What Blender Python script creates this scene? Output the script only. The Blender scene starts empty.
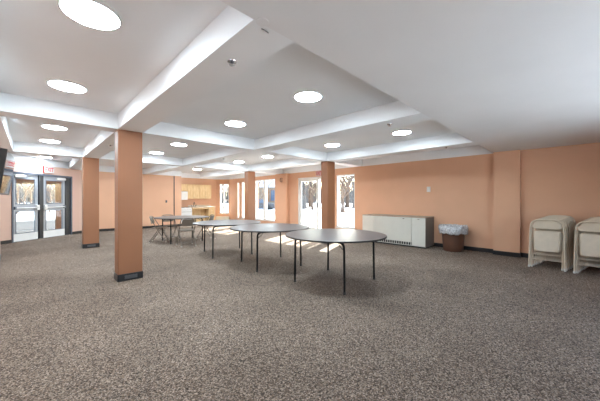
import bpy, bmesh, math, random
from mathutils import Vector, Matrix
random.seed(7)
PI = math.pi
sc = bpy.context.scene
C = sc.collection
H = 2.44       # soffit height
CZ = 2.68      # coffer ceiling height
HC = 1.325     # eye height

# ------------------------------------------------------------------ materials
def new_mat(name):
    m = bpy.data.materials.new(name); m.use_nodes = True
    nt = m.node_tree; b = nt.nodes['Principled BSDF']
    return m, nt, b

def mat(name, col, rough=0.6, metal=0.0, spec=0.5, var=0.06, scale=6.0, bump=0.0, bscale=60.0):
    """plain procedural surface: colour with a slight noise variation and optional bump"""
    m, nt, b = new_mat(name)
    tc = nt.nodes.new('ShaderNodeTexCoord')
    n = nt.nodes.new('ShaderNodeTexNoise'); n.inputs['Scale'].default_value = scale; n.inputs['Detail'].default_value = 3
    r = nt.nodes.new('ShaderNodeValToRGB')
    c = Vector(col)
    r.color_ramp.elements[0].color = (*(c*(1-var)), 1); r.color_ramp.elements[1].color = (*(c*(1+var)), 1)
    r.color_ramp.elements[0].position = .3; r.color_ramp.elements[1].position = .7
    nt.links.new(tc.outputs['Object'], n.inputs['Vector']); nt.links.new(n.outputs['Fac'], r.inputs['Fac'])
    nt.links.new(r.outputs['Color'], b.inputs['Base Color'])
    b.inputs['Roughness'].default_value = rough; b.inputs['Metallic'].default_value = metal
    b.inputs['Specular IOR Level'].default_value = spec
    if bump:
        n2 = nt.nodes.new('ShaderNodeTexNoise'); n2.inputs['Scale'].default_value = bscale
        bp = nt.nodes.new('ShaderNodeBump'); bp.inputs['Strength'].default_value = bump; bp.inputs['Distance'].default_value = .01
        nt.links.new(tc.outputs['Object'], n2.inputs['Vector']); nt.links.new(n2.outputs['Fac'], bp.inputs['Height'])
        nt.links.new(bp.outputs['Normal'], b.inputs['Normal'])
    return m

def carpet_mat():
    m, nt, b = new_mat('carpet')
    N = nt.nodes.new; L = nt.links.new
    tc = N('ShaderNodeTexCoord')
    mp = N('ShaderNodeMapping'); mp.inputs['Rotation'].default_value = (0, 0, math.radians(20)); L(tc.outputs['Object'], mp.inputs['Vector'])
    v = N('ShaderNodeTexVoronoi'); v.inputs['Scale'].default_value = 120; L(mp.outputs['Vector'], v.inputs['Vector'])
    rp = N('ShaderNodeValToRGB'); e = rp.color_ramp.elements
    e[0].position = 0; e[0].color = (.042, .030, .022, 1)
    e[1].position = 1; e[1].color = (.42, .335, .265, 1)
    for p, cc in ((.3, (.112, .088, .071, 1)), (.55, (.19, .135, .096, 1)), (.78, (.245, .20, .166, 1))):
        q = rp.color_ramp.elements.new(p); q.color = cc
    sp = N('ShaderNodeSeparateColor'); L(v.outputs['Color'], sp.inputs['Color']); L(sp.outputs['Red'], rp.inputs['Fac'])
    # broad wear
    n = N('ShaderNodeTexNoise'); n.inputs['Scale'].default_value = .9; n.inputs['Detail'].default_value = 4; L(tc.outputs['Object'], n.inputs['Vector'])
    r2 = N('ShaderNodeValToRGB'); r2.color_ramp.elements[0].color = (.86, .85, .84, 1); r2.color_ramp.elements[1].color = (1.1, 1.1, 1.1, 1)
    r2.color_ramp.elements[0].position = .35; r2.color_ramp.elements[1].position = .6; L(n.outputs['Fac'], r2.inputs['Fac'])
    mx = N('ShaderNodeMix'); mx.data_type = 'RGBA'; mx.blend_type = 'MULTIPLY'; mx.inputs['Factor'].default_value = 1
    L(rp.outputs['Color'], mx.inputs['A']); L(r2.outputs['Color'], mx.inputs['B'])
    L(mx.outputs['Result'], b.inputs['Base Color'])
    bp = N('ShaderNodeBump'); bp.inputs['Strength'].default_value = .5; bp.inputs['Distance'].default_value = .006
    L(v.outputs['Distance'], bp.inputs['Height']); L(bp.outputs['Normal'], b.inputs['Normal'])
    b.inputs['Roughness'].default_value = .95; b.inputs['Specular IOR Level'].default_value = .15
    return m

def wood_mat(name, c1, c2, axis='Z', scale=3.0, rough=.4):
    m, nt, b = new_mat(name); N = nt.nodes.new; L = nt.links.new
    tc = N('ShaderNodeTexCoord'); mp = N('ShaderNodeMapping'); L(tc.outputs['Object'], mp.inputs['Vector'])
    s = {'X': (.12, 1, 1), 'Y': (1, .12, 1), 'Z': (1, 1, .12)}[axis]
    mp.inputs['Scale'].default_value = tuple(q*scale*4 for q in s)
    n = N('ShaderNodeTexNoise'); n.inputs['Scale'].default_value = 1.5; n.inputs['Detail'].default_value = 6; n.inputs['Distortion'].default_value = .6
    L(mp.outputs['Vector'], n.inputs['Vector'])
    r = N('ShaderNodeValToRGB'); r.color_ramp.elements[0].color = (*c1, 1); r.color_ramp.elements[1].color = (*c2, 1)
    r.color_ramp.elements[0].position = .35; r.color_ramp.elements[1].position = .65
    L(n.outputs['Fac'], r.inputs['Fac']); L(r.outputs['Color'], b.inputs['Base Color'])
    b.inputs['Roughness'].default_value = rough
    return m

def glass_mat(name, refl=1.0):
    m = bpy.data.materials.new(name); m.use_nodes = True; nt = m.node_tree; nt.nodes.clear()
    N = nt.nodes.new; L = nt.links.new
    o = N('ShaderNodeOutputMaterial'); mx = N('ShaderNodeMixShader'); t = N('ShaderNodeBsdfTransparent'); g = N('ShaderNodeBsdfGlossy')
    t.inputs['Color'].default_value = (.93, .96, .95, 1); g.inputs['Roughness'].default_value = .02
    f = N('ShaderNodeLayerWeight'); f.inputs['Blend'].default_value = .5     # Schlick-like reflection, the same from both sides
    p = N('ShaderNodeMath'); p.operation = 'POWER'; p.inputs[1].default_value = 4.0; L(f.outputs['Facing'], p.inputs[0])
    q = N('ShaderNodeMath'); q.operation = 'MULTIPLY_ADD'; q.inputs[1].default_value = .5; q.inputs[2].default_value = .03; L(p.outputs[0], q.inputs[0])
    L(q.outputs[0], mx.inputs['Fac']); L(t.outputs[0], mx.inputs[1]); L(g.outputs[0], mx.inputs[2]); L(mx.outputs[0], o.inputs['Surface'])
    return m

def emit_mat(name, col, strength):
    m, nt, b = new_mat(name)
    b.inputs['Base Color'].default_value = (*col, 1); b.inputs['Emission Color'].default_value = (*col, 1)
    b.inputs['Emission Strength'].default_value = strength
    return m

M = {}
WALLC = (.71, .405, .255)
M['paint'] = mat('terracotta_paint', WALLC, .55, var=.025, scale=2.0, bump=.05, bscale=180)
M['paint_shaded'] = mat('shaded_terracotta_paint', (.31, .135, .066), .5, var=.025, scale=2.0, bump=.05, bscale=180)  # wall paint again, darkened to put the columns' shade into the colour
M['paint_daylit'] = mat('daylit_terracotta_paint', (.66, .44, .35), .6, var=.02, scale=2.0, bump=.05, bscale=180)  # same wall paint, paled to carry cold daylight and overexposure
M['white'] = mat('white_ceiling_paint', (.83, .85, .862), .7, var=.02, scale=1.2, bump=.06, bscale=90)
M['slab'] = mat('plaster_ceiling_paint', (.79, .79, .79), .75, var=.03, scale=1.1, bump=.1, bscale=40)
M['carpet'] = carpet_mat()
M['rubber'] = mat('black_rubber', (.018, .018, .02), .35, var=.2, scale=20)
M['plate'] = mat('grey_plate', (.09, .09, .095), .3)
M['black_steel'] = mat('black_steel', (.006, .006, .007), .5, spec=.25)
M['laminate'] = mat('grey_laminate', (.098, .094, .095), .34, spec=.45, var=.14, scale=40)
M['band'] = mat('dark_edge_band', (.02, .018, .018), .45)
M['beige'] = mat('beige_steel', (.62, .505, .375), .42, spec=.5, var=.03, scale=10)
M['vinyl'] = mat('beige_vinyl', (.66, .55, .42), .5, var=.04, scale=14, bump=.08, bscale=250)
M['beige_backlit'] = mat('backlit_beige_steel', (.17, .14, .112), .4, var=.04, scale=10)  # beige chair steel with the far table's backlit darkness in its colour
M['foot'] = mat('pale_plastic', (.62, .58, .52), .5)
M['cab_paint'] = mat('cream_enamel', (.62, .60, .53), .4, var=.02)
M['cab_end'] = mat('grey_brown_enamel', (.20, .17, .15), .45, var=.04)
M['cab_top'] = mat('tan_top', (.40, .31, .23), .4, var=.05)
M['vent'] = mat('dark_vent', (.015, .015, .016), .6)
M['bin'] = mat('brown_plastic', (.105, .045, .026), .45, var=.08)
M['bag'] = mat('clear_grey_bag', (.50, .50, .51), .25, spec=.7, var=.45, scale=30, bump=.5, bscale=40)
M['alu'] = mat('painted_aluminium', (.36, .38, .42), .4, metal=.2, var=.03)
M['alu_dark'] = mat('slate_blue_frame', (.10, .115, .15), .4, metal=.3, var=.04)
M['dark'] = mat('near_black_frame', (.02, .021, .026), .4)
M['white_gloss'] = mat('white_enamel', (.80, .80, .79), .3, var=.02)
M['chrome'] = mat('brushed_chrome', (.7, .7, .71), .22, metal=1)
M['glass'] = glass_mat('window_glass')
M['maple'] = wood_mat('light_maple', (.72, .47, .22), (.86, .63, .34), 'Z', 4)
M['counter'] = mat('cream_counter', (.66, .55, .42), .35, var=.05, scale=30)
M['lamp'] = emit_mat('lit_lens', (.80, .945, 1.05), 31.0)
M['plastic_white'] = mat('white_plastic', (.78, .77, .74), .4)
M['sign_face'] = mat('ivory_sign_face', (.58, .56, .53), .5)
M['red'] = mat('red_plastic', (.50, .012, .015), .5)
M['screen'] = mat('black_glass_screen', (.012, .012, .014), .04, spec=1.0, var=0.02)
M['tv_black'] = mat('black_plastic', (.015, .015, .016), .35)
M['snow'] = mat('snow', (.66, .70, .76), .8, var=.05, scale=.35, bump=.5, bscale=1.2)
M['asphalt'] = mat('grey_asphalt', (.30, .30, .31), .9, var=.12, scale=1.5)
M['paving'] = mat('dark_paving', (.016, .015, .014), .85, var=.15, scale=3)
M['bark'] = mat('brown_bark', (.13, .085, .058), .9, var=.4, scale=9)
M['bark_grey'] = mat('grey_bark', (.125, .115, .105), .9, var=.4, scale=9)
M['brick'] = mat('brown_brick', (.28, .16, .10), .85, var=.2, scale=12)
M['siding'] = mat('tan_siding', (.26, .21, .16), .8, var=.06)
M['orange_door'] = mat('orange_paint', (.34, .15, .06), .6)
M['pane_blue'] = mat('blue_pane', (.07, .12, .19), .1)
M['roof'] = mat('snowy_roof', (.62, .63, .66), .8)
M['car'] = mat('dark_car_paint', (.05, .055, .065), .2)
M['tyre'] = mat('tyre_rubber', (.015, .015, .015), .8)
M['conifer'] = mat('evergreen_needles', (.05, .07, .045), .9, var=.5, scale=8)

# ------------------------------------------------------------------ mesh helpers
class MB:
    """collects shapes, then links them as ONE mesh object"""
    def __init__(s, T=None): s.bm = bmesh.new(); s.T = T or Matrix()
    def _add(s, verts, faces):
        vs = [s.bm.verts.new(s.T @ Vector(v)) for v in verts]
        for f in faces:
            try: s.bm.faces.new([vs[i] for i in f])
            except ValueError: pass
        return vs
    def box(s, x0, x1, y0, y1, z0, z1, bev=0.0, seg=1):
        t = bmesh.new()
        bmesh.ops.create_cube(t, size=1)
        for v in t.verts:
            v.co = Vector(((x0+x1)/2+v.co.x*(x1-x0), (y0+y1)/2+v.co.y*(y1-y0), (z0+z1)/2+v.co.z*(z1-z0)))
        if bev: bmesh.ops.bevel(t, geom=list(t.edges), offset=bev, segments=seg, profile=.5, affect='EDGES')
        s._merge(t); return s
    def _merge(s, t):
        t.verts.index_update()
        s._add([v.co.copy() for v in t.verts], [[v.index for v in f.verts] for f in t.faces]); t.free()
    def tube(s, pts, r, n=10, cap=True):
        """round bar along a polyline; r a number or one per point"""
        P = [Vector(p) for p in pts]; k = len(P)
        R = r if isinstance(r, (list, tuple)) else [r]*k
        up = None; rings = []
        for i, p in enumerate(P):
            d = ((P[min(i+1, k-1)]-p).normalized() + (p-P[max(i-1, 0)]).normalized())
            d = d.normalized() if d.length > 1e-6 else (P[min(i+1, k-1)]-P[max(i-1, 0)]).normalized()
            if up is None:
                up = Vector((0, 0, 1)) if abs(d.z) < .9 else Vector((1, 0, 0))
            a = d.cross(up).normalized(); b = a.cross(d).normalized(); up = b
            rings.append([p + (a*math.cos(2*PI*j/n)+b*math.sin(2*PI*j/n))*R[i] for j in range(n)])
        V = [v for ring in rings for v in ring]; F = []
        for i in range(k-1):
            for j in range(n):
                F.append((i*n+j, i*n+(j+1) % n, (i+1)*n+(j+1) % n, (i+1)*n+j))
        if cap: F += [tuple(range(n))[::-1], tuple((k-1)*n+j for j in range(n))]
        s._add(V, F); return s
    def lathe(s, prof, cx=0, cy=0, cz=0, n=40):
        """prof: (radius, z) pairs turned about Z"""
        V = []; F = []; idx = []
        for (r, z) in prof:
            if r < 1e-5: idx.append([len(V)]); V.append((cx, cy, cz+z))
            else:
                idx.append([len(V)+j for j in range(n)])
                V += [(cx+r*math.cos(2*PI*j/n), cy+r*math.sin(2*PI*j/n), cz+z) for j in range(n)]
        for a, b in zip(idx, idx[1:]):
            for j in range(n):
                k = (j+1) % n
                if len(a) == 1 and len(b) == 1: continue
                if len(a) == 1: F.append((a[0], b[k], b[j]))
                elif len(b) == 1: F.append((a[j], a[k], b[0]))
                else: F.append((a[j], a[k], b[k], b[j]))
        s._add(V, F); return s
    def prism(s, poly, z0, z1):
        n = len(poly)
        V = [(x, y, z0) for x, y in poly]+[(x, y, z1) for x, y in poly]
        F = [tuple(range(n))[::-1], tuple(range(n, 2*n))]+[(j, (j+1) % n, n+(j+1) % n, n+j) for j in range(n)]
        s._add(V, F); return s
    def build(s, name, m, parent=None, loc=None, smooth=True, ang=38):
        bmesh.ops.recalc_face_normals(s.bm, faces=s.bm.faces)
        me = bpy.data.meshes.new(name); s.bm.to_mesh(me); s.bm.free()
        me.materials.append(m)
        if smooth:
            for p in me.polygons: p.use_smooth = True
            me.set_sharp_from_angle(angle=math.radians(ang))
        o = bpy.data.objects.new(name, me); C.objects.link(o)
        if parent: o.parent = parent
        if loc: o.location = loc
        return o

def tag(o, label=None, cat=None, group=None, kind=None):
    if label: o['label'] = label
    if cat: o['category'] = cat
    if group: o['group'] = group
    if kind: o['kind'] = kind
    return o
def empty(name, loc=(0, 0, 0), rz=0.0, label=None, cat=None, group=None, kind=None):
    o = bpy.data.objects.new(name, None); C.objects.link(o); o.empty_display_size = .1
    o.location = loc; o.rotation_euler = (0, 0, rz)
    return tag(o, label, cat, group, kind)
def copy_tree(o, parent=None):
    c = o.copy(); C.objects.link(c)
    if parent: c.parent = parent
    for ch in list(o.children): copy_tree(ch, c)
    return c
def struct(mb, name, m, label=None, **k):
    return tag(mb.build(name, m, **k), label, None, None, 'structure')
def frame2d(p0, p1):
    """local X runs from p0 to p1, local Y to the left of it"""
    a = math.atan2(p1[1]-p0[1], p1[0]-p0[0])
    return Matrix.Translation((p0[0], p0[1], 0)) @ Matrix.Rotation(a, 4, 'Z'), math.hypot(p1[0]-p0[0], p1[1]-p0[1]), a
def arc(cx, cz, r, a0, a1, n=6):
    return [(cx+r*math.cos(a0+(a1-a0)*i/n), cz+r*math.sin(a0+(a1-a0)*i/n)) for i in range(n+1)]

# ------------------------------------------------------------------ the shell
RX, PX, WX = 7.96, 7.865, 8.045     # right wall, pilaster faces, window wall
LX = -.49                            # left wall
BY = 13.611                          # back wall
SY = 1.402                           # edge of the low slab
YB = -1.3                            # wall behind the camera
# entrance wall (angled) and the chamfer beside the kitchen
EA, EB = (-1.55, 10.97), (1.56, 13.611)
ET, EL, EANG = frame2d(EA, EB)
CA, CB = (7.50, 14.405), (8.05, 13.861)
CT, CL, CANG = frame2d(CA, CB)

fl = MB(); fl.prism([(-1.9, YB-.2), (8.3, YB-.2), (8.3, 13.9), (7.6, 14.7), (1.5, 14.7), (1.5, 13.75), (EA[0]-.3, EA[1]-.1), (-1.9, 9.0)], -.12, 0)
struct(fl, 'floor', M['carpet'], 'brown grey carpet floor')

def wall(name, p0, p1, holes, m, thick=.2, z0=0.0, z1=H, out=1):
    """straight wall from p0 to p1 with rectangular openings (t0, t1, za, zb); thickness to the left (out=1) or right"""
    T, L, a = frame2d(p0, p1); b = MB(T)
    y0, y1 = (0, thick) if out > 0 else (-thick, 0)
    t = 0.0
    for (h0, h1, za, zb) in sorted(holes):
        if h0 > t+1e-4: b.box(t, h0, y0, y1, z0, z1)
        if za > z0+1e-4: b.box(h0, h1, y0, y1, z0, za)
        if zb < z1-1e-4: b.box(h0, h1, y0, y1, zb, z1)
        t = h1
    if t < L-1e-4: b.box(t, L, y0, y1, z0, z1)
    return struct(b, name, m)

# window wall with pilasters
W_ = {'w1': (5.42, 6.24, .29, 2.21), 'd2': (6.42, 8.27, 0.0, 2.21), 'w3': (9.80, 11.40, .30, 2.27),
      'w5': (11.78, 12.64, .30, 2.24), 'w6': (12.86, 13.07, .30, 2.24)}
y0w = SY
b = MB(); th = .22
def seg(ya, yb, za=0.0, zb=H): b.box(WX, WX+th, ya, yb, za, zb)
cur = SY-.03
for k in ('w1', 'd2', 'w3', 'w5', 'w6'):
    ya, yb, za, zb = W_[k]
    seg(cur, ya); seg(ya, yb, zb, H)
    if za > 0: seg(ya, yb, 0, za)
    cur = yb
seg(cur, 13.9)
b.box(PX, WX+.1, .876, 1.376, 0, H)
b.box(PX, WX+.1, 8.80, 9.53, 0, H)
b.box(RX, RX+.3, YB, .876, 0, H)
struct(b, 'wall_right', M['paint'], smooth=False)
LZ0 = 1.7
wall('wall_left', (LX, YB), (LX, 9.0), [(.4, 2.9, LZ0, 2.2)], M['paint_daylit'], thick=.25)
struct(MB().box(-1.9, LX-.25, 8.8, 9.0, 0, H), 'wall_left_return', M['paint_daylit'], smooth=False)
struct(MB().box(-1.9, -1.7, 9.0, 11.2, 0, H), 'wall_recess', M['paint_daylit'], smooth=False)
FW = (1.6, 5.6, .6, 2.25)
wall('wall_front', (LX-.25, YB), (RX+.3, YB), [(FW[0]-LX+.25, FW[1]-LX+.25, FW[2], FW[3])], M['paint'], out=-1)

# entrance wall, back wall, kitchen alcove, chamfer wall
D0, D1, DZ = 1.478, 3.452, 2.16
wall('wall_entrance', EA, EB, [(D0, D1, 0, DZ)], M['paint_daylit'])
KX0, KX1 = 5.25, 7.50
b = MB(); b.box(1.40, KX0, BY, BY+.2, 0, H); b.box(KX0-.25, KX0, BY+.1, 14.6, 0, H)
struct(b, 'wall_back', M['paint'], smooth=False)
struct(MB().box(KX0, KX1+.1, CA[1], CA[1]+.2, 0, H), 'wall_kitchen', M['paint'], smooth=False)
CW0, CW1 = .20, .735
wall('wall_chamfer', CA, CB, [(CW0, CW1, .50, 2.19)], M['paint'])

# ceiling: high panels above, low slab over the near side, beams between the coffers
b = MB()
b.box(-1.95, 8.3, SY, 14.8, CZ, CZ+.2)
struct(b, 'ceiling', M['white'], smooth=False)
b = MB(); b.box(LX-.3, RX+.35, YB-.2, SY, H, CZ+.2)
struct(b, 'ceiling_low', M['slab'], 'plain low plaster ceiling over the near side of the room', smooth=False)
BMX = [(.982, 1.331), (3.593, 3.965), (6.176, 6.528)]
BMY = [(5.114, 5.42), (9.222, 9.53)]
n = 1
for (x0, x1) in BMX:
    struct(MB().box(x0, x1, SY, 13.6, H, CZ+.02), 'trim_%d' % n, M['white'], smooth=False); n += 1
xs = [(-.30, .982), (1.331, 3.593), (3.965, 6.176), (6.528, 8.036)]
for (y0, y1) in BMY:
    for (x0, x1) in xs:
        x0b = -1.9 if (x0 < 0 and y0 > 9) else x0
        struct(MB().box(x0b, x1, y0, y1, H, CZ+.02), 'trim_%d' % n, M['white'], smooth=False); n += 1
# white fascias over the walls
struct(MB().box(LX-.25, -.30, SY, 9.25, H, CZ+.02), 'trim_%d' % n, M['white'], smooth=False); n += 1
struct(MB().box(8.036, WX+.25, SY, 13.95, H, CZ+.02), 'trim_%d' % n, M['white'], smooth=False); n += 1
struct(MB(ET).box(-.2, EL+.1, -.03, .2, H, CZ+.02), 'trim_%d' % n, M['white'], smooth=False); n += 1
struct(MB().box(1.35, KX0, BY-.03, BY+.2, H, CZ+.02), 'trim_%d' % n, M['white'], smooth=False); n += 1
struct(MB().box(KX0, KX1+.3, CA[1]-.03, CA[1]+.2, H, CZ+.02), 'trim_%d' % n, M['white'], smooth=False); n += 1
struct(MB(CT).box(0, CL+.1, -.02, .2, H, CZ+.02), 'trim_%d' % n, M['white'], smooth=False); n += 1

# rubber baseboards
BH, BT = .10, .012
b = MB()
b.box(WX-BT, WX, 1.376, 5.36, 0, BH); b.box(WX-BT, WX, 5.36, 6.38, 0, BH)
b.box(WX-BT, WX, 8.32, 8.80, 0, BH); b.box(WX-BT, WX, 9.53, 13.85, 0, BH)
for (ya, yb) in ((.876, 1.376), (8.80, 9.53)):
    b.box(PX-BT, PX, ya-BT, yb+BT, 0, BH); b.box(PX, RX if ya < 2 else WX, ya-BT, ya, 0, BH); b.box(PX, WX, yb, yb+BT, 0, BH)
b.box(RX-BT, RX, YB, .864, 0, BH)
struct(b, 'baseboard_right', M['rubber'], smooth=False)
struct(MB().box(LX, LX+BT, YB, 9.0+BT, 0, BH).box(-1.7, LX, 9.0, 9.0+BT, 0, BH), 'baseboard_left', M['rubber'], smooth=False)
struct(MB(ET).box(-.2, D0-.01, -BT, 0, 0, BH).box(D1+.01, EL, -BT, 0, 0, BH), 'baseboard_entrance', M['rubber'], smooth=False)
struct(MB().box(1.56, KX0, BY-BT, BY, 0, BH), 'baseboard_back', M['rubber'], smooth=False)

# dark joint strip on the back wall, left of the kitchen
struct(MB().box(4.885, 4.925, BY-.012, BY, BH, H), 'trim_%d' % n, M['dark'], smooth=False); n += 1

# ------------------------------------------------------------------ columns
def column(x, y, label):
    c = empty('column', (x, y, 0), 0, label, 'column', 'square painted columns')
    MB().box(0, .349, 0, .25, .0, H, .006).build('shaft', M['paint_shaded'], c)
    q = MB().box(-.008, .357, -.008, .258, 0, .115, .004).build('base_cover', M['rubber'], c)
    MB().box(.09, .27, -.013, -.007, .03, .088, .002).build('base_plate', M['plate'], q)
    return c
column(.982, 5.114, 'terracotta column standing nearest, left of the tables')
column(.982, 9.222, 'narrow terracotta column just right of the glass entrance doors')
column(6.19, 5.114, 'terracotta column standing behind the nearest round table, before the glass door')
column(6.18, 9.222, 'farthest slim column, beyond the second and third bare round tables')

# ------------------------------------------------------------------ ceiling lights
def lamp(x, y, label):
    l = empty('ceiling_light', (x, y, CZ), 0, label, 'ceiling light', 'round flush ceiling lights')
    MB().lathe([(.0, 0), (.185, 0), (.187, -.010), (.183, -.019), (.173, -.020), (.173, -.010), (0, -.010)]).build('rim', M['plastic_white'], l)
    MB().lathe([(.173, -.010), (.172, -.016), (.16, -.0195), (.13, -.0225), (.08, -.025), (0, -.026)]).build('diffuser', M['lamp'], l)
BAY = {'A': (.31, 'left'), 'B': (2.59, 'middle'), 'C': (5.34, 'right')}
ROWS = [(2.47, 'front', 'nearer'), (4.26, 'front', 'farther'), (6.86, 'second', 'nearer'), (8.55, 'second', 'farther'), (10.2, 'third', 'nearer'), (12.0, 'third', 'farther')]
for k, (x, w) in BAY.items():
    for (y, row, which) in ROWS:
        if k == 'A' and y == 10.2: continue
        lab = 'round lit ceiling light, %s one in the %s bay of the %s row of coffers' % (which, row, w)
        if k == 'A' and y == 12.0: lab = 'round lit ceiling light in the last left coffer, above the entrance doors'
        lamp(x, y, lab)

# sprinkler heads under the beams
def sprinkler(x, y, label):
    s = empty('sprinkler_head', (x, y, H), 0, label, 'sprinkler', 'sprinkler heads under the beams')
    MB().lathe([(0, 0), (.038, 0), (.036, -.005), (.02, -.008), (0, -.008)], n=20).build('escutcheon', M['chrome'], s)
    MB().lathe([(0, -.008), (.012, -.008), (.012, -.016), (.006, -.02), (.006, -.026), (0, -.026)], n=14).tube([(-.014, 0, -.01), (-.014, 0, -.027)], .003, 6).tube([(.014, 0, -.01), (.014, 0, -.027)], .003, 6).build('nozzle', M['plate'], s)
    MB().lathe([(0, -.026), (.022, -.026), (.022, -.029), (0, -.03)], n=16).build('deflector', M['chrome'], s)
sprinkler(1.158, 1.956, 'sprinkler head under the left beam, nearest to the viewer')
sprinkler(1.164, 6.75, 'sprinkler head under the left beam, behind the nearest column')
sprinkler(3.79, 1.94, 'sprinkler head under the middle beam at its front end')
sprinkler(3.80, 6.85, 'sprinkler head under the middle beam, over the third table')
sprinkler(6.33, 1.94, 'sprinkler head under the right beam near the peach wall')
CPX, CPY, HKX, HKY = 1.035, 1.385, 1.10, 1.44
# round ceiling patch next to the left beam's front end
b = MB().lathe([(0, 0), (.042, 0), (.041, -.003), (0, -.004)], n=28)
tag(b.build('ceiling_cover_plate', M['slab'], loc=(CPX, CPY, H)), 'round painted cover plate on the low ceiling at the left beam end', 'cover plate')
b = MB().tube([(-.03, .0, -.003), (-.012, -.008, -.006), (.012, -.004, -.006), (.03, .005, -.003)], .003, 6)
tag(b.build('ceiling_hook', M['plate'], loc=(HKX, HKY, H)), 'small dark bent wire on the low ceiling beside the cover plate', 'hook')

# ------------------------------------------------------------------ round tables
def make_table():
    t = empty('round_table')
    MB().lathe([(0, .735), (.795, .735), (.80, .738), (.80, .753), (.796, .757), (0, .757)], n=72).build('tabletop', M['laminate'], t)
    MB().lathe([(.799, .734), (.806, .736), (.806, .755), (.799, .7565)], n=72).build('edge_band', M['band'], t)
    for sx in (-1, 1):
        # each pair of legs is one bent frame folding on a bar below the top
        MB().tube([(sx*.462, -.36, .712), (sx*.462, .36, .712)], .0155, 10).box(sx*.462-.024, sx*.462+.024, -.21, -.13, .71, .736).box(sx*.462-.024, sx*.462+.024, .13, .21, .71, .736).build('fold_bar', M['black_steel'], t)
        for sy in (-1, 1):
            pts = [(sx*.462, sy*.36, .712), (sx*.463, sy*.40, .708), (sx*.464, sy*.428, .693), (sx*.465, sy*.443, .668), (sx*.466, sy*.449, .62), (sx*.468, sy*.456, .03)]
            lg = MB().tube(pts, .0165, 12).build('leg', M['black_steel'], t)
            MB().lathe([(0, 0), (.021, 0), (.021, .028), (.0185, .034), (0, .034)], cx=sx*.468, cy=sy*.456, n=14).build('foot_cap', M['band'], lg)
            MB().tube([(sx*.466, sy*.449, .60), (sx*.44, sy*.36, .66), (sx*.36, sy*.27, .715), (sx*.33, sy*.26, .733)], .0055, 6).build('brace', M['black_steel'], t)
    MB().box(-.44, .44, -.03, .03, .712, .736).build('rail', M['black_steel'], t)
    return t
T0 = make_table()
tabs = [((3.51, 2.742), math.radians(5.2), 'bare round folding table nearest the viewer, beside the terracotta column'),
        ((3.482, 4.39), math.radians(74.5), 'bare round folding table second from the viewer, middle of the row'),
        ((3.434, 6.01), math.radians(75.5), 'bare round folding table third from the viewer, next to the one with chairs'),
        ((3.41, 8.76), math.radians(-4.0), 'farthest round folding table, with folding chairs pulled up around it')]
for i, (p, a, lab) in enumerate(tabs):
    t = T0 if i == 0 else copy_tree(T0)
    t.location = (*p, 0); t.rotation_euler = (0, 0, a); tag(t, lab, 'table', 'round folding tables')

# ------------------------------------------------------------------ folding chairs
def panel(w0, w1, h, thick, rad, curve=0.0, dent=0.0, n=16):
    """rounded trapezoid plate in XZ, bottom width w0, top width w1, centre bottom at the origin; curve bows it along Y"""
    out = []
    def corner(cx, cz, a0):
        for (x, z) in arc(cx, cz, rad, a0, a0+PI/2, 5): out.append((x, z))
    corner(w0/2-rad, rad, -PI/2); corner(w1/2-rad, h-rad, 0); corner(-w1/2+rad, h-rad, PI/2); corner(-w0/2+rad, rad, PI)
    t = bmesh.new()
    # slice the plate into vertical strips so that it can bow
    xsn = [-max(w0, w1)/2 + max(w0, w1)*i/n for i in range(n+1)]
    vs = [t.verts.new((x, 0, z)) for x, z in out]; f = t.faces.new(vs)
    for x in xsn[1:-1]:
        g = list(t.verts)+list(t.edges)+list(t.faces)
        bmesh.ops.bisect_plane(t, geom=g, plane_co=(x, 0, 0), plane_no=(1, 0, 0))
    r = bmesh.ops.extrude_face_region(t, geom=list(t.faces))
    for v in r['geom']:
        if isinstance(v, bmesh.types.BMVert): v.co.y += thick
    W = max(w0, w1)/2
    for v in t.verts: v.co.y += curve*(1-(v.co.x/W)**2)
    return t

def open_chair():
    """steel folding chair, unfolded; faces +Y"""
    c = empty('folding_chair')
    pts = [(.215, .235, .015), (.205, -.13, .62)]
    top = [(.2, -.185, .71), (.185, -.21, .75), (.155, -.222, .772), (.10, -.23, .785), (0, -.234, .79)]
    half = pts+top
    full = half+[(-x, y, z) for (x, y, z) in half[-2::-1]]
    MB().tube(full, .0115, 10).build('front_frame', M['beige_backlit'], c)
    rr = [(.185, -.235, .015), (.185, .03, .40), (.185, .055, .435)]
    for s in (-1, 1):
        MB().tube([(s*x, y, z) for x, y, z in rr], .0105, 10).build('rear_leg', M['beige_backlit'], c)
        MB().lathe([(0, 0), (.015, 0), (.015, .025), (.012, .03)], cx=s*.215, cy=.235, n=12).build('front_foot', M['foot'], c)
        MB().lathe([(0, 0), (.015, 0), (.015, .025), (.012, .03)], cx=s*.185, cy=-.235, n=12).build('rear_foot', M['foot'], c)
    MB().tube([(-.213, .19, .09), (.213, .19, .09)], .008, 8).build('front_crossbar', M['beige_backlit'], c)
    MB().tube([(-.185, -.17, .11), (.185, -.17, .11)], .008, 8).build('rear_crossbar', M['beige_backlit'], c)
    Ts = Matrix.Translation((0, .20, .425)) @ Matrix.Rotation(PI/2, 4, 'X') @ Matrix.Identity(4)
    b = MB(Matrix.Translation((0, -.185, .44)) @ Matrix.Rotation(-PI/2+.05, 4, 'X')); b._merge(panel(.37, .395, .39, .022, .05)); b.build('seat', M['beige_backlit'], c)
    b = MB(Matrix.Translation((0, -.172, .565)) @ Matrix.Rotation(math.radians(14), 4, 'X')); b._merge(panel(.37, .33, .205, .009, .045, curve=-.028)); b.build('backrest', M['beige_backlit'], c)
    return c
OC = open_chair()
spots = [((2.83, 9.10), math.radians(-120), 'folding chair at the far left of the last table, seen from its side'),
         ((3.15, 7.78), math.radians(-9), 'folding chair on the near side of the last table, its back to the viewer'),
         ((3.30, 9.50), math.radians(184), 'folding chair tucked in behind the far side of the last table'),
         ((4.12, 8.62), math.radians(84), 'folding chair at the right side of the last table, partly behind the third table')]
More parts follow.
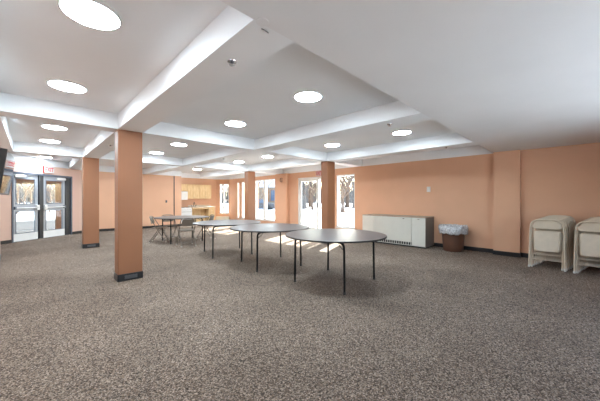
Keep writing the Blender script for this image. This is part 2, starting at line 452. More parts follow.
for i, (p, a, lab) in enumerate(spots):
    c = OC if i == 0 else copy_tree(OC)
    c.location = (*p, 0); c.rotation_euler = (0, 0, a); tag(c, lab, 'chair', 'folding chairs around the last table')

def folded_chair():
    """the same chair folded flat and standing on its feet; its front looks along -Y, thickness runs along +Y"""
    c = empty('folded_chair')
    half = [(.235, .012, .02), (.226, .022, .42), (.217, .03, .79), (.21, .033, .84), (.19, .035, .882), (.15, .036, .912), (.08, .037, .923), (0, .037, .925)]
    full = half+[(-x, y, z) for (x, y, z) in half[-2::-1]]
    MB().tube(full, .0125, 10).build('front_frame', M['beige'], c)
    for s in (-1, 1):
        MB().tube([(s*.20, .062, .02), (s*.205, .055, .30), (s*.208, .045, .56)], .011, 10).build('rear_leg', M['beige'], c)
        MB().lathe([(0, 0), (.0165, 0), (.0165, .035), (.013, .042)], cx=s*.235, cy=.012, n=12).build('front_foot', M['foot'], c)
        MB().lathe([(0, 0), (.0155, 0), (.0155, .03), (.012, .036)], cx=s*.20, cy=.062, n=12).build('rear_foot', M['foot'], c)
        MB().tube([(s*.175, .02, .50), (s*.225, .022, .55)], .007, 8).build('hinge_link', M['beige'], c)
    MB().tube([(-.232, .016, .165), (.232, .016, .165)], .0085, 8).build('front_crossbar', M['beige'], c)
    MB().tube([(-.204, .058, .26), (.204, .058, .26)], .0085, 8).build('rear_crossbar', M['beige'], c)
    b = MB(Matrix.Translation((0, .024, .757))); b._merge(panel(.395, .33, .135, .008, .06, curve=-.012)); b.build('backrest', M['beige'], c)
    st = MB(Matrix.Translation((0, .022, .322))); st._merge(panel(.34, .355, .392, .016, .035)); so = st.build('seat', M['beige'], c)
    t = panel(.32, .335, .365, .024, .035)
    bmesh.ops.bevel(t, geom=[e for e in t.edges if e.is_manifold and e.calc_face_angle(0) > 1.0], offset=.010, segments=3, profile=.5, affect='EDGES')
    pd = MB(Matrix.Translation((0, -.001, .335))); pd._merge(t); pd.build('seat_pad', M['vinyl'], so)
    return c
FC = folded_chair()
ORD = ['front', 'second from the front', 'third from the front', 'fourth from the front', 'fifth from the front', 'sixth from the front', 'seventh from the front', 'eighth from the front', 'backmost']
first = True
for (yc, x0, where, grp) in ((.385, 6.925, 'stack beside the pilaster', 'folded chairs stacked beside the pilaster'), (-.245, 6.87, 'stack at the right edge', 'folded chairs stacked at the right edge')):
    for k in range(8):
        c = FC if first else copy_tree(FC); first = False
        c.location = (x0+k*.119, yc+random.uniform(-.006, .006)-.021*k, 0); c.scale = (1.08, 1, 1+.008*k); c.rotation_euler = (math.radians(-1.6), 0, -PI/2+random.uniform(-.012, .012))
        if k == 0: lab = 'beige folded chair with padded seat, frontmost of the %s' % where
        else: lab = 'beige folded chair, %s of the %s' % (ORD[k] if k < 7 else 'last and nearest the wall', where)
        tag(c, lab, 'chair', grp)

# ------------------------------------------------------------------ heating cabinet
hc = empty('heating_cabinet', (7.42, 2.783, 0), 0, 'long cream heating cabinet with louvred bottom against the peach wall', 'cabinet')
CLN, CD, CH = 1.925, WX-.005-7.42, .83
MB().box(.012, CD, .015, CLN-.015, .05, CH-.012).build('body', M['cab_end'], hc)
MB().box(.03, CD, .02, CLN-.02, 0, .05).build('toe_kick', M['vent'], hc)
MB().box(-.006, CD, -.004, CLN+.004, CH-.014, CH+.008, .004).build('top', M['cab_top'], hc)
MB().box(0, CD, -.001, .014, .03, CH-.014, .003).build('end_panel', M['cab_end'], hc)
MB().box(0, CD, CLN-.014, CLN+.001, .03, CH-.014, .003).build('end_panel', M['cab_end'], hc)
for (ya, yb, zb) in ((.002, .368, .045), (.373, 1.518, .135), (1.523, CLN-.002, .045)):
    p = MB().box(-.004, .014, ya, yb, zb, CH-.018, .004).build('front_panel', M['cab_paint'], hc)
    if ya < 1.5:
        MB().box(-.012, -.003, (ya+yb)/2-.03 if ya < .1 else yb-.95, (ya+yb)/2+.03 if ya < .1 else yb-.89, CH-.06, CH-.045, .002).build('latch', M['chrome'], p)
b = MB().box(.004, .012, .373, 1.518, .045, .132)
MB().box(-.004, .012, .373, 1.518, .045, .06, .002).build('grille_rail', M['cab_paint'], hc)
b.build('grille', M['vent'], hc)
b = MB()
for i in range(17): b.box(-.004, .008, .385+i*.068, .400+i*.068, .06, .132)
b.build('grille_bars', M['cab_paint'], hc)

# ------------------------------------------------------------------ waste bin
wb = empty('waste_bin', (7.70, 2.20, 0), 0, 'round brown waste bin with a clear plastic bag liner over its rim', 'bin')
MB().lathe([(0, .0), (.215, 0), (.225, .012), (.245, .25), (.262, .50), (.275, .585), (.285, .60), (.285, .615), (.268, .615), (.262, .59), (.215, .03), (0, .025)], n=48).build('bucket', M['bin'], wb)
t = MB(); V = []; F = []; n = 72
prof = [(.21, .30), (.272, .62), (.295, .655), (.322, .645), (.335, .60), (.332, .54), (.322, .46), (.30, .44)]
rnd = random.Random(3); w = [[rnd.uniform(-1, 1) for _ in range(n)] for _ in prof]
for i, (r, z) in enumerate(prof):
    for j in range(n):
        a = 2*PI*j/n; k = i/(len(prof)-1)
        rr = r + .010*math.sin(9*a+i)*k + .008*w[i][j]*(k if i > 1 else .15); zz = z + (.014*math.sin(5*a)+.012*math.sin(11*a+1))*(k if i > 1 else 0) + .008*w[i][j]*(i > 1)
        if i < 2: rr = r-.02
        V.append((rr*math.cos(a), rr*math.sin(a), zz))
for i in range(len(prof)-1):
    for j in range(n): F.append((i*n+j, i*n+(j+1) % n, (i+1)*n+(j+1) % n, (i+1)*n+j))
t._add(V, F); lin = t.build('bag_liner', M['bag'], wb, ang=60)
sm = lin.modifiers.new('thick', 'SOLIDIFY'); sm.thickness = .004

# ------------------------------------------------------------------ small wall fittings
ls = empty('light_switch', (WX, 2.93, 1.60), 0, 'white switch plate on the peach wall above the heating cabinet', 'switch')
MB().box(-.008, 0, -.05, .05, -.075, .075, .003).build('plate', M['plastic_white'], ls)
MB().box(-.014, -.006, -.02, .02, -.035, .035, .003).build('rocker', M['white_gloss'], ls)
th_ = empty('thermostat', (4.55, BY, 1.21), 0, 'small dark thermostat on the pale back wall left of the kitchen', 'thermostat')
MB().box(-.04, .04, -.012, 0, -.06, .06, .004).build('plate', M['cab_end'], th_)
MB().box(-.026, .026, -.028, -.01, -.045, .045, .004).build('cover', M['plate'], th_)
al = empty('wall_hook_ring', (PX, 9.09, 2.16), 0, 'small dark open ring fixed high on the pilaster between the windows', 'hook')
MB().lathe([(0, 0), (.022, 0), (.022, .01), (0, .01)], n=16).build('mount', M['plate'], al).rotation_euler = (0, -PI/2, 0)
MB().tube([(-.035,   .085*math.cos(a), .085*math.sin(a)) for a in [math.radians(-140+280*i/18) for i in range(19)]], .010, 8).build('ring', M['dark'], al)

# ------------------------------------------------------------------ television on the left wall
tv = empty('television', (-.262, 6.38, 1.715), 0, 'black flat television tilted down on the left wall beside the entrance', 'television')
R_ = Matrix.Rotation(math.radians(7), 4, 'Y') @ Matrix.Rotation(math.radians(-1.6), 4, 'Z')
MB(R_).box(-.075, 0, -.68, .68, -.325, .325, .006).build('housing', M['tv_black'], tv)
MB(R_).box(-.001, .003, -.668, .668, -.305, .313).build('screen', M['screen'], tv)
MB(R_).box(-.001, .006, -.68, .68, -.325, -.307, .002).build('lower_bezel', M['tv_black'], tv)
MB().tube([(-.05, 0, .05), (-.12, 0, .05), (LX+.262+.01, 0, .0)], .022, 8).box(LX+.262, LX+.262+.015, -.12, .12, -.15, .15).build('wall_mount', M['tv_black'], tv)

# ------------------------------------------------------------------ exit signs
def text_mesh(txt, size, depth):
    cu = bpy.data.curves.new('letters', 'FONT'); cu.body = txt; cu.size = size; cu.extrude = depth; cu.align_x = 'CENTER'; cu.align_y = 'CENTER'
    cu.offset = size*.035
    o = bpy.data.objects.new('letters', cu); C.objects.link(o)
    dg = bpy.context.evaluated_depsgraph_get(); me = bpy.data.meshes.new_from_object(o.evaluated_get(dg))
    bpy.data.objects.remove(o); return me
def exit_sign(loc, rz, label, w=.34, h=.235):
    """face looks along local -Y"""
    e = empty('exit_sign', loc, rz, label, 'sign', 'exit signs')
    MB().box(-w/2, w/2, -.05, 0, -h/2, h/2, .006).build('housing', M['red'], e)
    MB().box(-w/2+.008, w/2-.008, -.056, -.046, -h/2+.008, h/2-.008).build('face', M['sign_face'], e)
    me = text_mesh('EXIT', .19, .002); me.materials.append(M['red'])
    o = bpy.data.objects.new('lettering', me); C.objects.link(o); o.parent = e; o.location = (0, -.058, -.004); o.rotation_euler = (PI/2, 0, 0); o.scale = (.72, 1, 1)
    return e
p = ET @ Vector((2.56, 0, 2.318))
exit_sign(p, EANG, 'white exit sign with red letters above the glass entrance doors')
exit_sign((WX, 7.03, 2.325), -PI/2, 'exit sign above the glass doors, half hidden by a column', .34, .20)

# ------------------------------------------------------------------ entrance doors (door_1)
d1 = empty('door_1', (EA[0], EA[1], 0), EANG, 'pair of glazed grey metal entrance doors', None, None, 'structure')
fy0, fy1 = .03, .15
b = MB().box(D0, D0+.045, -.02, .17, 0, DZ, .004).box(D1-.045, D1, -.02, .17, 0, DZ, .004).box(D0+.045, D1-.045, -.02, .17, DZ-.055, DZ, .004)
b.build('frame', M['alu_dark'], d1)
MB().box(2.285, 2.425, .005, .16, 0, DZ-.055, .004).build('mullion', M['dark'], d1)
MB().box(3.215, D1-.045, .02, .165, 0, DZ-.055, .003).build('side_jamb', M['dark'], d1)
MB().box(D0+.045, D1-.045, .0, .17, 0, .012).build('threshold', M['chrome'], d1)
for (x0, x1, side) in ((1.525, 2.28, 1), (2.43, 3.21, -1)):
    z0, z1 = .014, DZ-.06
    st = .095
    b = MB()
    b.box(x0, x0+st, .04, .085, z0, z1, .004).box(x1-st, x1, .04, .085, z0, z1, .004)
    b.box(x0+st, x1-st, .04, .085, 1.96, z1, .003).box(x0+st, x1-st, .04, .085, .94, 1.16, .003).box(x0+st, x1-st, .04, .085, z0, .25, .003)
    lf = b.build('door_leaf', M['alu'], d1)
    for (ga, gb) in ((.25, .94), (1.16, 1.96)):
        MB().box(x0+st-.008, x1-st+.008, .058, .066, ga-.008, gb+.008).build('glass', M['glass'], lf, smooth=False)
        g = .018
        MB().box(x0+st, x0+st+g, .036, .045, ga, gb).box(x1-st-g, x1-st, .036, .045, ga, gb).box(x0+st+g, x1-st-g, .036, .045, ga, ga+g).box(x0+st+g, x1-st-g, .036, .045, gb-g, gb).build('glazing_bead', M['alu_dark'], lf)
    MB().box(x0+.01, x1-.01, .034, .041, z0+.005, .245, .002).build('kick_plate', M['white_gloss'], lf)
    bar = MB().tube([(x0+.06, -.015, 1.045), (x1-.06, -.015, 1.045)], .017, 10).build('panic_bar', M['white_gloss'], lf)
    xe = x1-.05 if side > 0 else x0+.05
    MB().box(xe-.045, xe+.045, -.035, .04, .96, 1.13, .008).lathe([(0, 0), (.03, 0), (.03, .05), (0, .055)], xe, -.02, 1.02, 18).build('latch_box', M['white_gloss'], lf)
    xo = x0+.05 if side > 0 else x1-.05
    MB().box(xo-.03, xo+.03, -.03, .04, 1.0, 1.09, .006).build('end_bracket', M['alu_dark'], lf)
    xa, xb = (x0+.02, x0+.34) if side > 0 else (x1-.34, x1-.02)
    cl = MB().box(xa, xb, -.03, .038, 1.995, 2.07, .006).build('door_closer', M['plastic_white'], lf)
    MB().tube([(xa+.05, .0, 2.075), ((xa+xb)/2+.12*side, -.015, 2.082), (xb-.02*side, .03, 2.085)], .008, 6).build('closer_arm', M['alu'], lf)

# ------------------------------------------------------------------ windows and glass door in the window wall
FM = M['plastic_white']
def window(n, key, mull=()):
    ya, yb, za, zb = W_[key]; f = .045
    w = empty('window_%d' % n, (WX, ya, 0), 0, None, None, None, 'structure')
    L = yb-ya
    fr = MB().box(.03, .14, 0, f, za, zb, .003).box(.03, .14, L-f, L, za, zb, .003).box(.03, .14, f, L-f, za, za+f, .003).box(.03, .14, f, L-f, zb-f, zb, .003)
    fr.build('frame', FM, w)
    edges = [f]
    for m, mw in mull:
        MB().box(.02, .15, m-ya-mw/2, m-ya+mw/2, za+f, zb-f, .003).build('mullion', FM, w); edges += [m-ya-mw/2, m-ya+mw/2]
    edges.append(L-f)
    for i in range(0, len(edges), 2):
        MB().box(.08, .088, edges[i]-.006, edges[i+1]+.006, za+f-.006, zb-f+.006).build('glass', M['glass'], w, smooth=False)
    MB().box(-.02, .06, -.02, L+.02, za-.03, za, .004).build('sill', FM, w)
    return w
window(1, 'w1')
window(2, 'w3', ((10.63, .15),))
window(3, 'w5')
window(4, 'w6')

ya, yb, za, zb = W_['d2']
d2 = empty('door_2', (WX, ya, 0), 0, 'white framed glass door with side panes to the snowy yard', None, None, 'structure')
L = yb-ya
MB().box(.02, .16, 0, .05, 0, zb, .003).box(.02, .16, L-.05, L, 0, zb, .003).box(.02, .16, .05, L-.05, zb-.06, zb, .003).box(.02, .16, .05, L-.05, 0, .015).build('frame', FM, d2)
for (y0, y1) in ((.05, .33), (.39, .71)):
    MB().box(.078, .086, y0-.006, y1+.006, .144, zb-.10).build('side_pane', M['glass'], d2, smooth=False)
MB().box(.03, .15, .05, .71, .015, .15, .003).build('lower_rail', FM, d2)
MB().box(.03, .15, .05, .71, zb-.106, zb-.06, .003).build('upper_rail', FM, d2)
MB().box(.03, .15, .33, .39, .15, zb-.106, .003).build('mullion', FM, d2)
MB().box(.03, .15, .71, .745, .015, zb-.06, .003).build('mullion', FM, d2)
y0, y1 = .75, L-.055; st = .09; z0, z1 = .018, zb-.064
lf = MB().box(.06, .105, y0, y0+st, z0, z1, .003).box(.06, .105, y1-st, y1, z0, z1, .003).box(.06, .105, y0+st, y1-st, z1-.09, z1, .003).box(.06, .105, y0+st, y1-st, z0, .17, .003).build('door_leaf', FM, d2)
MB().box(.078, .086, y0+st-.006, y1-st+.006, .164, z1-.084).build('glass', M['glass'], lf, smooth=False)
MB().box(.045, .062, y0+.017, y0+.073, .99, 1.17, .004).tube([(.05, y0+.045, 1.10), (.01, y0+.045, 1.10), (.01, y0+.15, 1.10)], .012, 8).build('handle', M['plate'], lf)

for n_, y0 in ((6, -.9),):  # unseen left-wall window, added to let in fill daylight
    w = empty('window_%d' % n_, (LX, y0, 0), 0, None, None, None, 'structure'); f = .06; L = 2.5
    MB().box(-.17, -.05, 0, f, LZ0, 2.2).box(-.17, -.05, L-f, L, LZ0, 2.2).box(-.17, -.05, f, L-f, LZ0, LZ0+f).box(-.17, -.05, f, L-f, 2.2-f, 2.2).box(-.17, -.05, 1.22, 1.28, LZ0+f, 2.2-f).build('frame', FM, w)
    for (ya, yb) in ((.055, 1.225), (1.275, L-.055)): MB().box(-.115, -.107, ya, yb, LZ0+f-.005, 2.2-f+.005).build('glass', M['glass'], w, smooth=False)

w = empty('window_7', (FW[0], YB, 0), 0, None, None, None, 'structure'); f = .06; L = FW[1]-FW[0]  # unseen window behind the camera, added to brighten the low ceiling
MB().box(0, f, -.15, -.04, FW[2], FW[3]).box(L-f, L, -.15, -.04, FW[2], FW[3]).box(f, L-f, -.15, -.04, FW[2], FW[2]+f).box(f, L-f, -.15, -.04, FW[3]-f, FW[3]).box(L/2-.03, L/2+.03, -.15, -.04, FW[2]+f, FW[3]-f).build('frame', FM, w)
for (xa, xb) in ((.055, L/2-.025), (L/2+.025, L-.055)): MB().box(xa, xb, -.10, -.092, FW[2]+.055, FW[3]-.055).build('glass', M['glass'], w, smooth=False)

# chamfer window beside the kitchen, with a mullion
w = empty('window_5', (CA[0], CA[1], 0), CANG, None, None, None, 'structure')
f = .045; za, zb = .50, 2.19
MB().box(CW0, CW0+f, .03, .14, za, zb, .003).box(CW1-f, CW1, .03, .14, za, zb, .003).box(CW0+f, CW1-f, .03, .14, za, za+f, .003).box(CW0+f, CW1-f, .03, .14, zb-f, zb, .003).build('frame', FM, w)
xm = CW0+.23
MB().box(xm-.025, xm+.025, .03, .14, za+f, zb-f, .003).build('mullion', FM, w)
MB().box(xm+.025, CW1-f, .04, .12, 1.24, 1.29, .003).build('meeting_rail', FM, w)
for (xa, xb) in ((CW0+f, xm-.025), (xm+.025, CW1-f)):
    MB().box(xa-.005, xb+.005, .085, .092, za+f-.005, zb-f+.005).build('glass', M['glass'], w, smooth=False)
MB().box(CW0-.03, CW1+.03, -.025, .05, za-.03, za, .004).build('sill', FM, w)
cv = empty('baseboard_heater', (CA[0], CA[1], 0), CANG, 'low pale heater box under the narrow window beside the kitchen', 'heater')
MB().box(.03, .76, -.16, -.006, .04, .31, .008).build('casing', M['cab_paint'], cv)
MB().box(.03, .76, -.165, -.006, .31, .33, .004).build('top', M['cab_paint'], cv)
MB().box(.05, .74, -.155, -.02, 0, .04).build('foot_rail', M['vent'], cv)

# ------------------------------------------------------------------ kitchen
KF = 13.85
so = empty('stove', (5.30, KF, 0), 0, 'white stove at the left end of the kitchen counter', 'stove')
MB().box(0, .585, .02, .545, .06, .885, .006).build('body', M['white_gloss'], so)
MB().box(.02, .565, .04, .5, 0, .06).build('toe_kick', M['vent'], so)
dr = MB().box(.012, .573, -.006, .022, .20, .72, .006).build('oven_door', M['white_gloss'], so)
MB().tube([(.06, -.006, .67), (.06, -.04, .67), (.525, -.04, .67), (.525, -.006, .67)], .010, 8).build('handle', M['chrome'], dr)
MB().box(.012, .573, -.004, .022, .735, .875, .006).build('control_panel', M['white_gloss'], so)
for i in range(4): MB(Matrix.Translation((.10+.13*i, -.004, .805)) @ Matrix.Rotation(PI/2, 4, 'X')).lathe([(0, 0), (.022, 0), (.019, .022), (0, .022)], n=14).build('knob', M['plastic_white'], so)
for bx in (.16, .43):
    for by in (.16, .42): MB().lathe([(0, 0), (.085, 0), (.085, .012), (.05, .012), (.05, .005), (0, .005)], bx, by, .885, 24).build('burner', M['band'], so)

wt = MB().box(5.895, 7.16, KF-.02, 14.40, .875, .925, .006)
wt.box(5.895, 7.16, 14.385, 14.40, .925, 1.0, .003)
tag(wt.build('worktop', M['counter']), 'cream kitchen worktop running right of the white stove', 'worktop')
dc = empty('drawer_cabinet', (6.79, KF, 0), 0, 'light maple drawer cabinet at the right end of the worktop', 'cabinet')
MB().box(0, .355, .02, .53, .08, .874).build('body', M['maple'], dc)
MB().box(.01, .345, .06, .5, 0, .08).build('toe_kick', M['vent'], dc)
for (za_, zb_) in ((.10, .34), (.35, .53), (.54, .70), (.71, .86)):
    q = MB().box(.008, .347, -.002, .02, za_, zb_, .005).build('drawer', M['maple'], dc)
    MB().box(.14, .215, -.018, -.002, (za_+zb_)/2-.006, (za_+zb_)/2+.006, .003).build('pull', M['chrome'], q)
kp = empty('knee_space_panel', (5.90, KF, 0), 0, 'maple panelled knee space open below the kitchen worktop', 'cabinet')
MB().box(0, .02, .02, .5, 0, .874).build('side_panel', M['maple'], kp)
MB().box(.02, .885, .44, .46, .0, .874).build('back_panel', M['maple'], kp)
MB().box(.02, .885, .0, .022, .80, .874).build('apron', M['maple'], kp)
for (xa, xb, za_, zb_, nd, lab) in ((5.405, 5.745, 1.72, 2.09, 1, 'short maple wall cabinet above the white box in the kitchen'), (5.75, 6.40, 1.34, 2.09, 2, 'maple two-door wall cabinet in the middle of the kitchen row'), (6.405, 7.06, 1.34, 2.09, 2, 'maple two-door wall cabinet at the right end of the kitchen row')):
    u = empty('wall_cabinet', (xa, 14.10, 0), 0, lab, 'cabinet', 'maple wall cabinets')
    W = xb-xa
    MB().box(0, W, .02, .30, za_, zb_).build('body', M['maple'], u)
    for i in range(nd):
        a0, a1 = W*i/nd+.003, W*(i+1)/nd-.003
        dd = MB().box(a0, a1, 0, .02, za_+.003, zb_-.003, .003).build('door', M['maple'], u)
        MB().box(a0+.05, a1-.05, -.004, .004, za_+.055, zb_-.055, .004).build('door_panel', M['maple'], dd)
        hx = a1-.03 if (i == 0) else a0+.03
        MB().tube([(hx, 0, za_+.06), (hx, -.02, za_+.06), (hx, -.02, za_+.14), (hx, 0, za_+.14)], .004, 6).build('handle', M['chrome'], dd)
wd = empty('wall_dispenser', (5.395, 14.05, 1.28), 0, 'small white box unit hanging below the short wall cabinet', 'dispenser')
MB().box(0, .345, 0, .35, 0, .43, .008).build('housing', M['white_gloss'], wd)
MB().box(.03, .315, -.006, .002, .05, .38, .004).build('front_cover', M['plastic_white'], wd)
fc = empty('faucet', (6.12, 14.22, .926), 0, 'dark kitchen faucet on the worktop right of the stove', 'faucet')
MB().box(-.13, .13, -.03, .03, 0, .015, .004).build('base', M['plate'], fc)
MB().tube([(0, 0, .01)]+[(0, -.08+.08*math.cos(a), .13+.08*math.sin(a)) for a in [PI*i/10 for i in range(11)]]+[(0, -.16, .10)], .012, 8).build('spout', M['plate'], fc)
for s in (-1, 1): MB().tube([(s*.1, 0, .01), (s*.1, 0, .05), (s*.16, -.03, .075)], .012, 8).build('tap_handle', M['plate'], fc)

# ------------------------------------------------------------------ outside
GZ = -.16
def sheet(name, poly, z0, z1, m, label, kind='structure'):
    return struct(MB().prism(poly, z0, z1), name, m, label)
sheet('ground_snow', [(-120, -60), (200, -60), (200, 220), (-120, 220)], GZ-.3, GZ, M['snow'], 'snow covered yard outside the windows')
sheet('road', [(60, -20), (75, -20), (5, 92), (-12, 92)], GZ-.02, GZ+.015, M['asphalt'], 'cleared grey road beyond the snowy yard')
sheet('porch_paving', [(-6, 11.6), (-2.6, 10.4), (1.45, 13.85), (3.4, 13.85), (3.4, 17.0), (-6, 17.0)], GZ-.02, -.05, M['paving'], 'dark paving outside the entrance doors')
sheet('driveway', [(-14, 18.4), (5, 18.4), (5, 26.0), (-14, 26.0)], GZ-.02, GZ+.02, M['paving'], 'dark cleared driveway beyond the porch')
struct(MB().box(-5, 3.2, 16.35, 16.6, 1.97, 2.5), 'porch_beam', M['brick'], 'dark beam along the porch roof edge outside the entrance')
struct(MB().prism([(-5, 12.8), (-2.2, 11.2), (1.3, 14.05), (3.2, 14.05), (3.2, 16.6), (-5, 16.6)], 2.5, 2.75), 'porch_roof', M['siding'], 'porch roof outside the entrance doors')
pp = empty('porch_post', (.88, 15.9, GZ), 0, 'brown brick porch post seen through the right entrance door', 'post')
MB().box(-.14, .14, -.14, .14, 0, 2.66, .006).build('shaft', M['brick'], pp)
MB().box(-.17, .17, -.17, .17, 0, .18, .008).build('plinth', M['plate'], pp)

def grow(bm_, p, d, L, r, depth, rnd, n=7):
    pts = [p]; q = p.copy(); dd = d.copy(); k = 4
    for i in range(k):
        dd = (dd+Vector((rnd.uniform(-.13, .13), rnd.uniform(-.13, .13), rnd.uniform(-.04, .1)))).normalized(); q = q+dd*L/k; pts.append(q.copy())
    bm_.tube(pts, [r*(1-.5*i/k) for i in range(k+1)], n if depth > 1 else 4, cap=False)
    if depth <= 0: return
    for j in range(3 if depth > 1 else 4):
        a = rnd.uniform(.35, .95); ax = dd.cross(Vector((rnd.uniform(-1, 1), rnd.uniform(-1, 1), .2))).normalized()
        nd = (Matrix.Rotation(a, 3, ax) @ dd); nd.z += .15
        grow(bm_, pts[rnd.choice((2, 3, 4))], nd.normalized(), L*rnd.uniform(.5, .75), r*.5, depth-1, rnd, n)
def tree(x, y, h, r, seed, m, label, lean=(0, 0)):
    rnd = random.Random(seed)
    t = empty('bare_tree', (x, y, GZ), 0, label, 'tree', 'bare winter trees outside')
    b = MB(); p = Vector((0, 0, 0)); pts = [p]; k = 6
    for i in range(k): p = p+Vector((lean[0]*h/k+rnd.uniform(-.06, .06), lean[1]*h/k+rnd.uniform(-.06, .06), h*.45/k)); pts.append(p.copy())
    b.tube(pts, [r*1.35]+[r*(1-.06*i) for i in range(1, k+1)], 12, cap=False)
    b.build('trunk', m, t)
    b = MB()
    for j in range(9):
        q = pts[rnd.choice((2, 3, 4, 5, 6, 6, 6))]; a = rnd.uniform(0, 2*PI)
        grow(b, q, Vector((math.cos(a)*.7, math.sin(a)*.7, rnd.uniform(.3, 1.1))).normalized(), h*rnd.uniform(.2, .34), r*.42, 3, rnd)
    b.build('branches', m, t)
    return t
def at(px, d):
    """point on the ground in the direction of a window, d metres out along the view"""
    t = (px-300)/271.9; a = math.radians(45.336)
    return (math.cos(a)+math.sin(a)*t)*d, (math.sin(a)-math.cos(a)*t)*d
for (px, d, h, r, m, lab, lean) in (
    (342.8, 30, 7, .22, 'bark', 'brown bare tree outside the right window, left one of a pair of trunks', (0, 0)),
    (347.0, 46, 9, .36, 'bark', 'brown bare tree outside the right window, right one of a pair of trunks', (.03, 0)),
    (353.5, 44, 9, .2, 'bark_grey', 'thin grey bare tree at the right edge of the right window', (0, 0)),
    (304.0, 40, 9, .40, 'bark_grey', 'thick grey tree trunk outside the left leaf of the glass doors', (0, 0)),
    (310.0, 50, 8, .3, 'bark', 'brown bare tree seen in the middle of the glass door', (0, 0)),
    (312.6, 37, 6, .16, 'bark', 'slimmer brown tree right of the middle of the glass door', (.02, .0)),
    (256.5, 27, 6, .15, 'bark', 'bare tree seen in the left pane of the two-pane window', (0, .03)),
    (17.5, 27, 5, .07, 'bark', 'bare tree at the left of the left entrance door glass', (0, 0)),
    (24.5, 38, 6, .09, 'bark', 'thin bare tree in the middle of the left entrance door glass', (0, 0)),
    (31.0, 50, 7, .12, 'bark', 'bare tree at the right of the left entrance door glass', (0, 0)),
    (49.0, 29, 5, .07, 'bark', 'bare tree at the left of the right entrance door glass', (0, 0)),
    (56.0, 42, 6, .10, 'bark', 'bare tree in the middle of the right entrance door glass', (0, 0)),
    (224.0, 40, 9, .20, 'bark_grey', 'bare tree outside the narrow window beside the kitchen', (0, 0))):
    x, y = at(px, d)
    tree(x, y, h, r, int(px*10), M[m], lab, lean)

# low woods and shrubs along the far side of the road: uncountable
b = MB(); rnd = random.Random(11)
for i in range(1100):
    px = rnd.uniform(-20, 370); d = rnd.uniform(88, 115); x, y = at(px, d)
    hh = rnd.uniform(2.5, 7.5)
    b.tube([(x, y, GZ), (x+rnd.uniform(-.6, .6), y+rnd.uniform(-.6, .6), hh*.6), (x+rnd.uniform(-1.5, 1.5), y+rnd.uniform(-1.5, 1.5), hh)], [.22, .16, .05], 5, cap=False)
    for j in range(3): b.tube([(x, y, hh*.4), (x+rnd.uniform(-2, 2), y+rnd.uniform(-2, 2), hh*rnd.uniform(.6, 1))], [.12, .04], 4, cap=False)
wd_ = b.build('distant_woods', M['bark_grey']); tag(wd_, 'bare grey woods far beyond the road', 'woods', None, 'stuff')

x, y = at(270.5, 44)
hs = empty('house', (x, y, GZ), math.radians(-45), 'tan house with an orange door seen through the two-pane window', 'house')
MB().box(-1.9, 4.4, -.2, 5, 0, 3.6).build('walls', M['siding'], hs)
MB()._add([], []) if False else None
b = MB(); b._add([(-2.3, -.7, 3.5), (4.8, -.7, 3.5), (4.8, 2.4, 5.6), (-2.3, 2.4, 5.6), (-2.3, 5.5, 3.5), (4.8, 5.5, 3.5), (-2.3, -.7, 3.35), (4.8, -.7, 3.35), (4.8, 5.5, 3.35), (-2.3, 5.5, 3.35)],
    [(0, 1, 2, 3), (3, 2, 5, 4), (6, 7, 1, 0), (9, 8, 5, 4), (6, 7, 8, 9), (0, 3, 4, 9, 6), (1, 2, 5, 8, 7)])
b.build('roof', M['roof'], hs)
MB().box(-1.2, -.2, -.28, -.18, .6, 3.0, .02).build('door', M['orange_door'], hs)
for (xa, xb) in ((.05, .75), (2.0, 3.2)):
    wn = MB().box(xa-.12, xb+.12, -.26, -.19, 1.1, 3.0, .01).build('window', M['orange_door'] if xa < 1 else M['plastic_white'], hs)
    MB().box(xa, xb, -.28, -.22, 1.2, 2.9).build('pane', M['pane_blue'], wn)

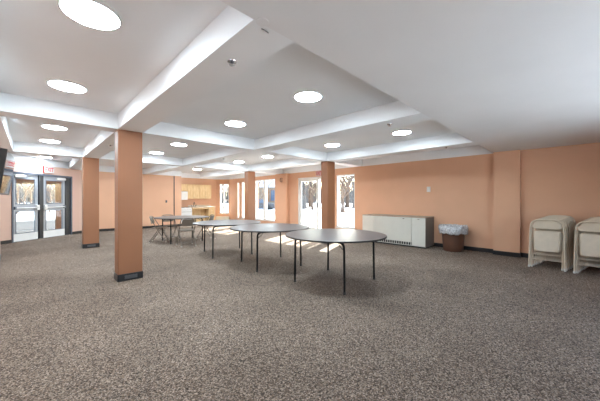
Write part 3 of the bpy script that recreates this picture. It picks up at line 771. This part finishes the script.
x, y = at(260.0, 38)
ca = empty('car', (x, y, GZ), math.radians(-50), 'dark parked car seen low in the two-pane window', 'car')
def side(prof, w): 
    b = MB(); n = len(prof)
    V = [(px_, -w/2, pz) for px_, pz in prof]+[(px_, w/2, pz) for px_, pz in prof]
    b._add(V, [tuple(range(n)), tuple(range(n, 2*n))[::-1]]+[(i, (i+1) % n, n+(i+1) % n, n+i) for i in range(n)]); return b
side([(-2.2, .3), (2.2, .3), (2.2, .75), (1.2, .95), (-1.9, .98), (-2.2, .85)], 1.75).build('body', M['car'], ca)
side([(-1.7, .96), (1.15, .94), (.45, 1.45), (-1.1, 1.48)], 1.5).build('cabin', M['pane_blue'], ca)
for sx in (-1.35, 1.35):
    for sy in (-1, 1):
        MB(Matrix.Translation((sx, sy*.86-.1, .33)) @ Matrix.Rotation(-PI/2, 4, 'X')).lathe([(0, 0), (.33, 0), (.33, .2), (0, .2)], n=20).build('wheel', M['tyre'], ca)

# ------------------------------------------------------------------ daylight and camera
wo = bpy.data.worlds.new('World'); sc.world = wo; wo.use_nodes = True
nt = wo.node_tree; bg = nt.nodes['Background']
sky = nt.nodes.new('ShaderNodeTexSky'); sky.sky_type = 'NISHITA'; sky.sun_disc = False
sky.sun_elevation = math.radians(35); sky.sun_rotation = PI/2-math.radians(21.5); sky.air_density = 1.0; sky.dust_density = 2.5
nt.links.new(sky.outputs['Color'], bg.inputs['Color']); bg.inputs['Strength'].default_value = .28
sd = bpy.data.lights.new('sun', 'SUN'); sd.energy = 10.0; sd.angle = math.radians(.35); sd.color = (1, .96, .9)
so_ = bpy.data.objects.new('sun', sd); C.objects.link(so_)
el = math.radians(34.0); az = math.radians(21.5)
sv = Vector((math.cos(el)*math.cos(az), math.cos(el)*math.sin(az), math.sin(el)))
so_.rotation_euler = sv.to_track_quat('Z', 'Y').to_euler(); so_.location = (30, 15, 25)

cam = bpy.data.cameras.new('camera'); co = bpy.data.objects.new('camera', cam); C.objects.link(co)
cam.sensor_width = 36; cam.lens = 36*271.9/600; cam.shift_y = -(200.5-198.96)/600; cam.clip_start = .02; cam.clip_end = 600
co.location = (0, 0, HC); co.rotation_euler = (PI/2, 0, math.radians(45.336)-PI/2)
sc.camera = co
vs = sc.view_settings
vs.view_transform = 'Standard'; vs.look = 'None'; vs.exposure = 1.97; vs.gamma = 1; vs.use_curve_mapping = False
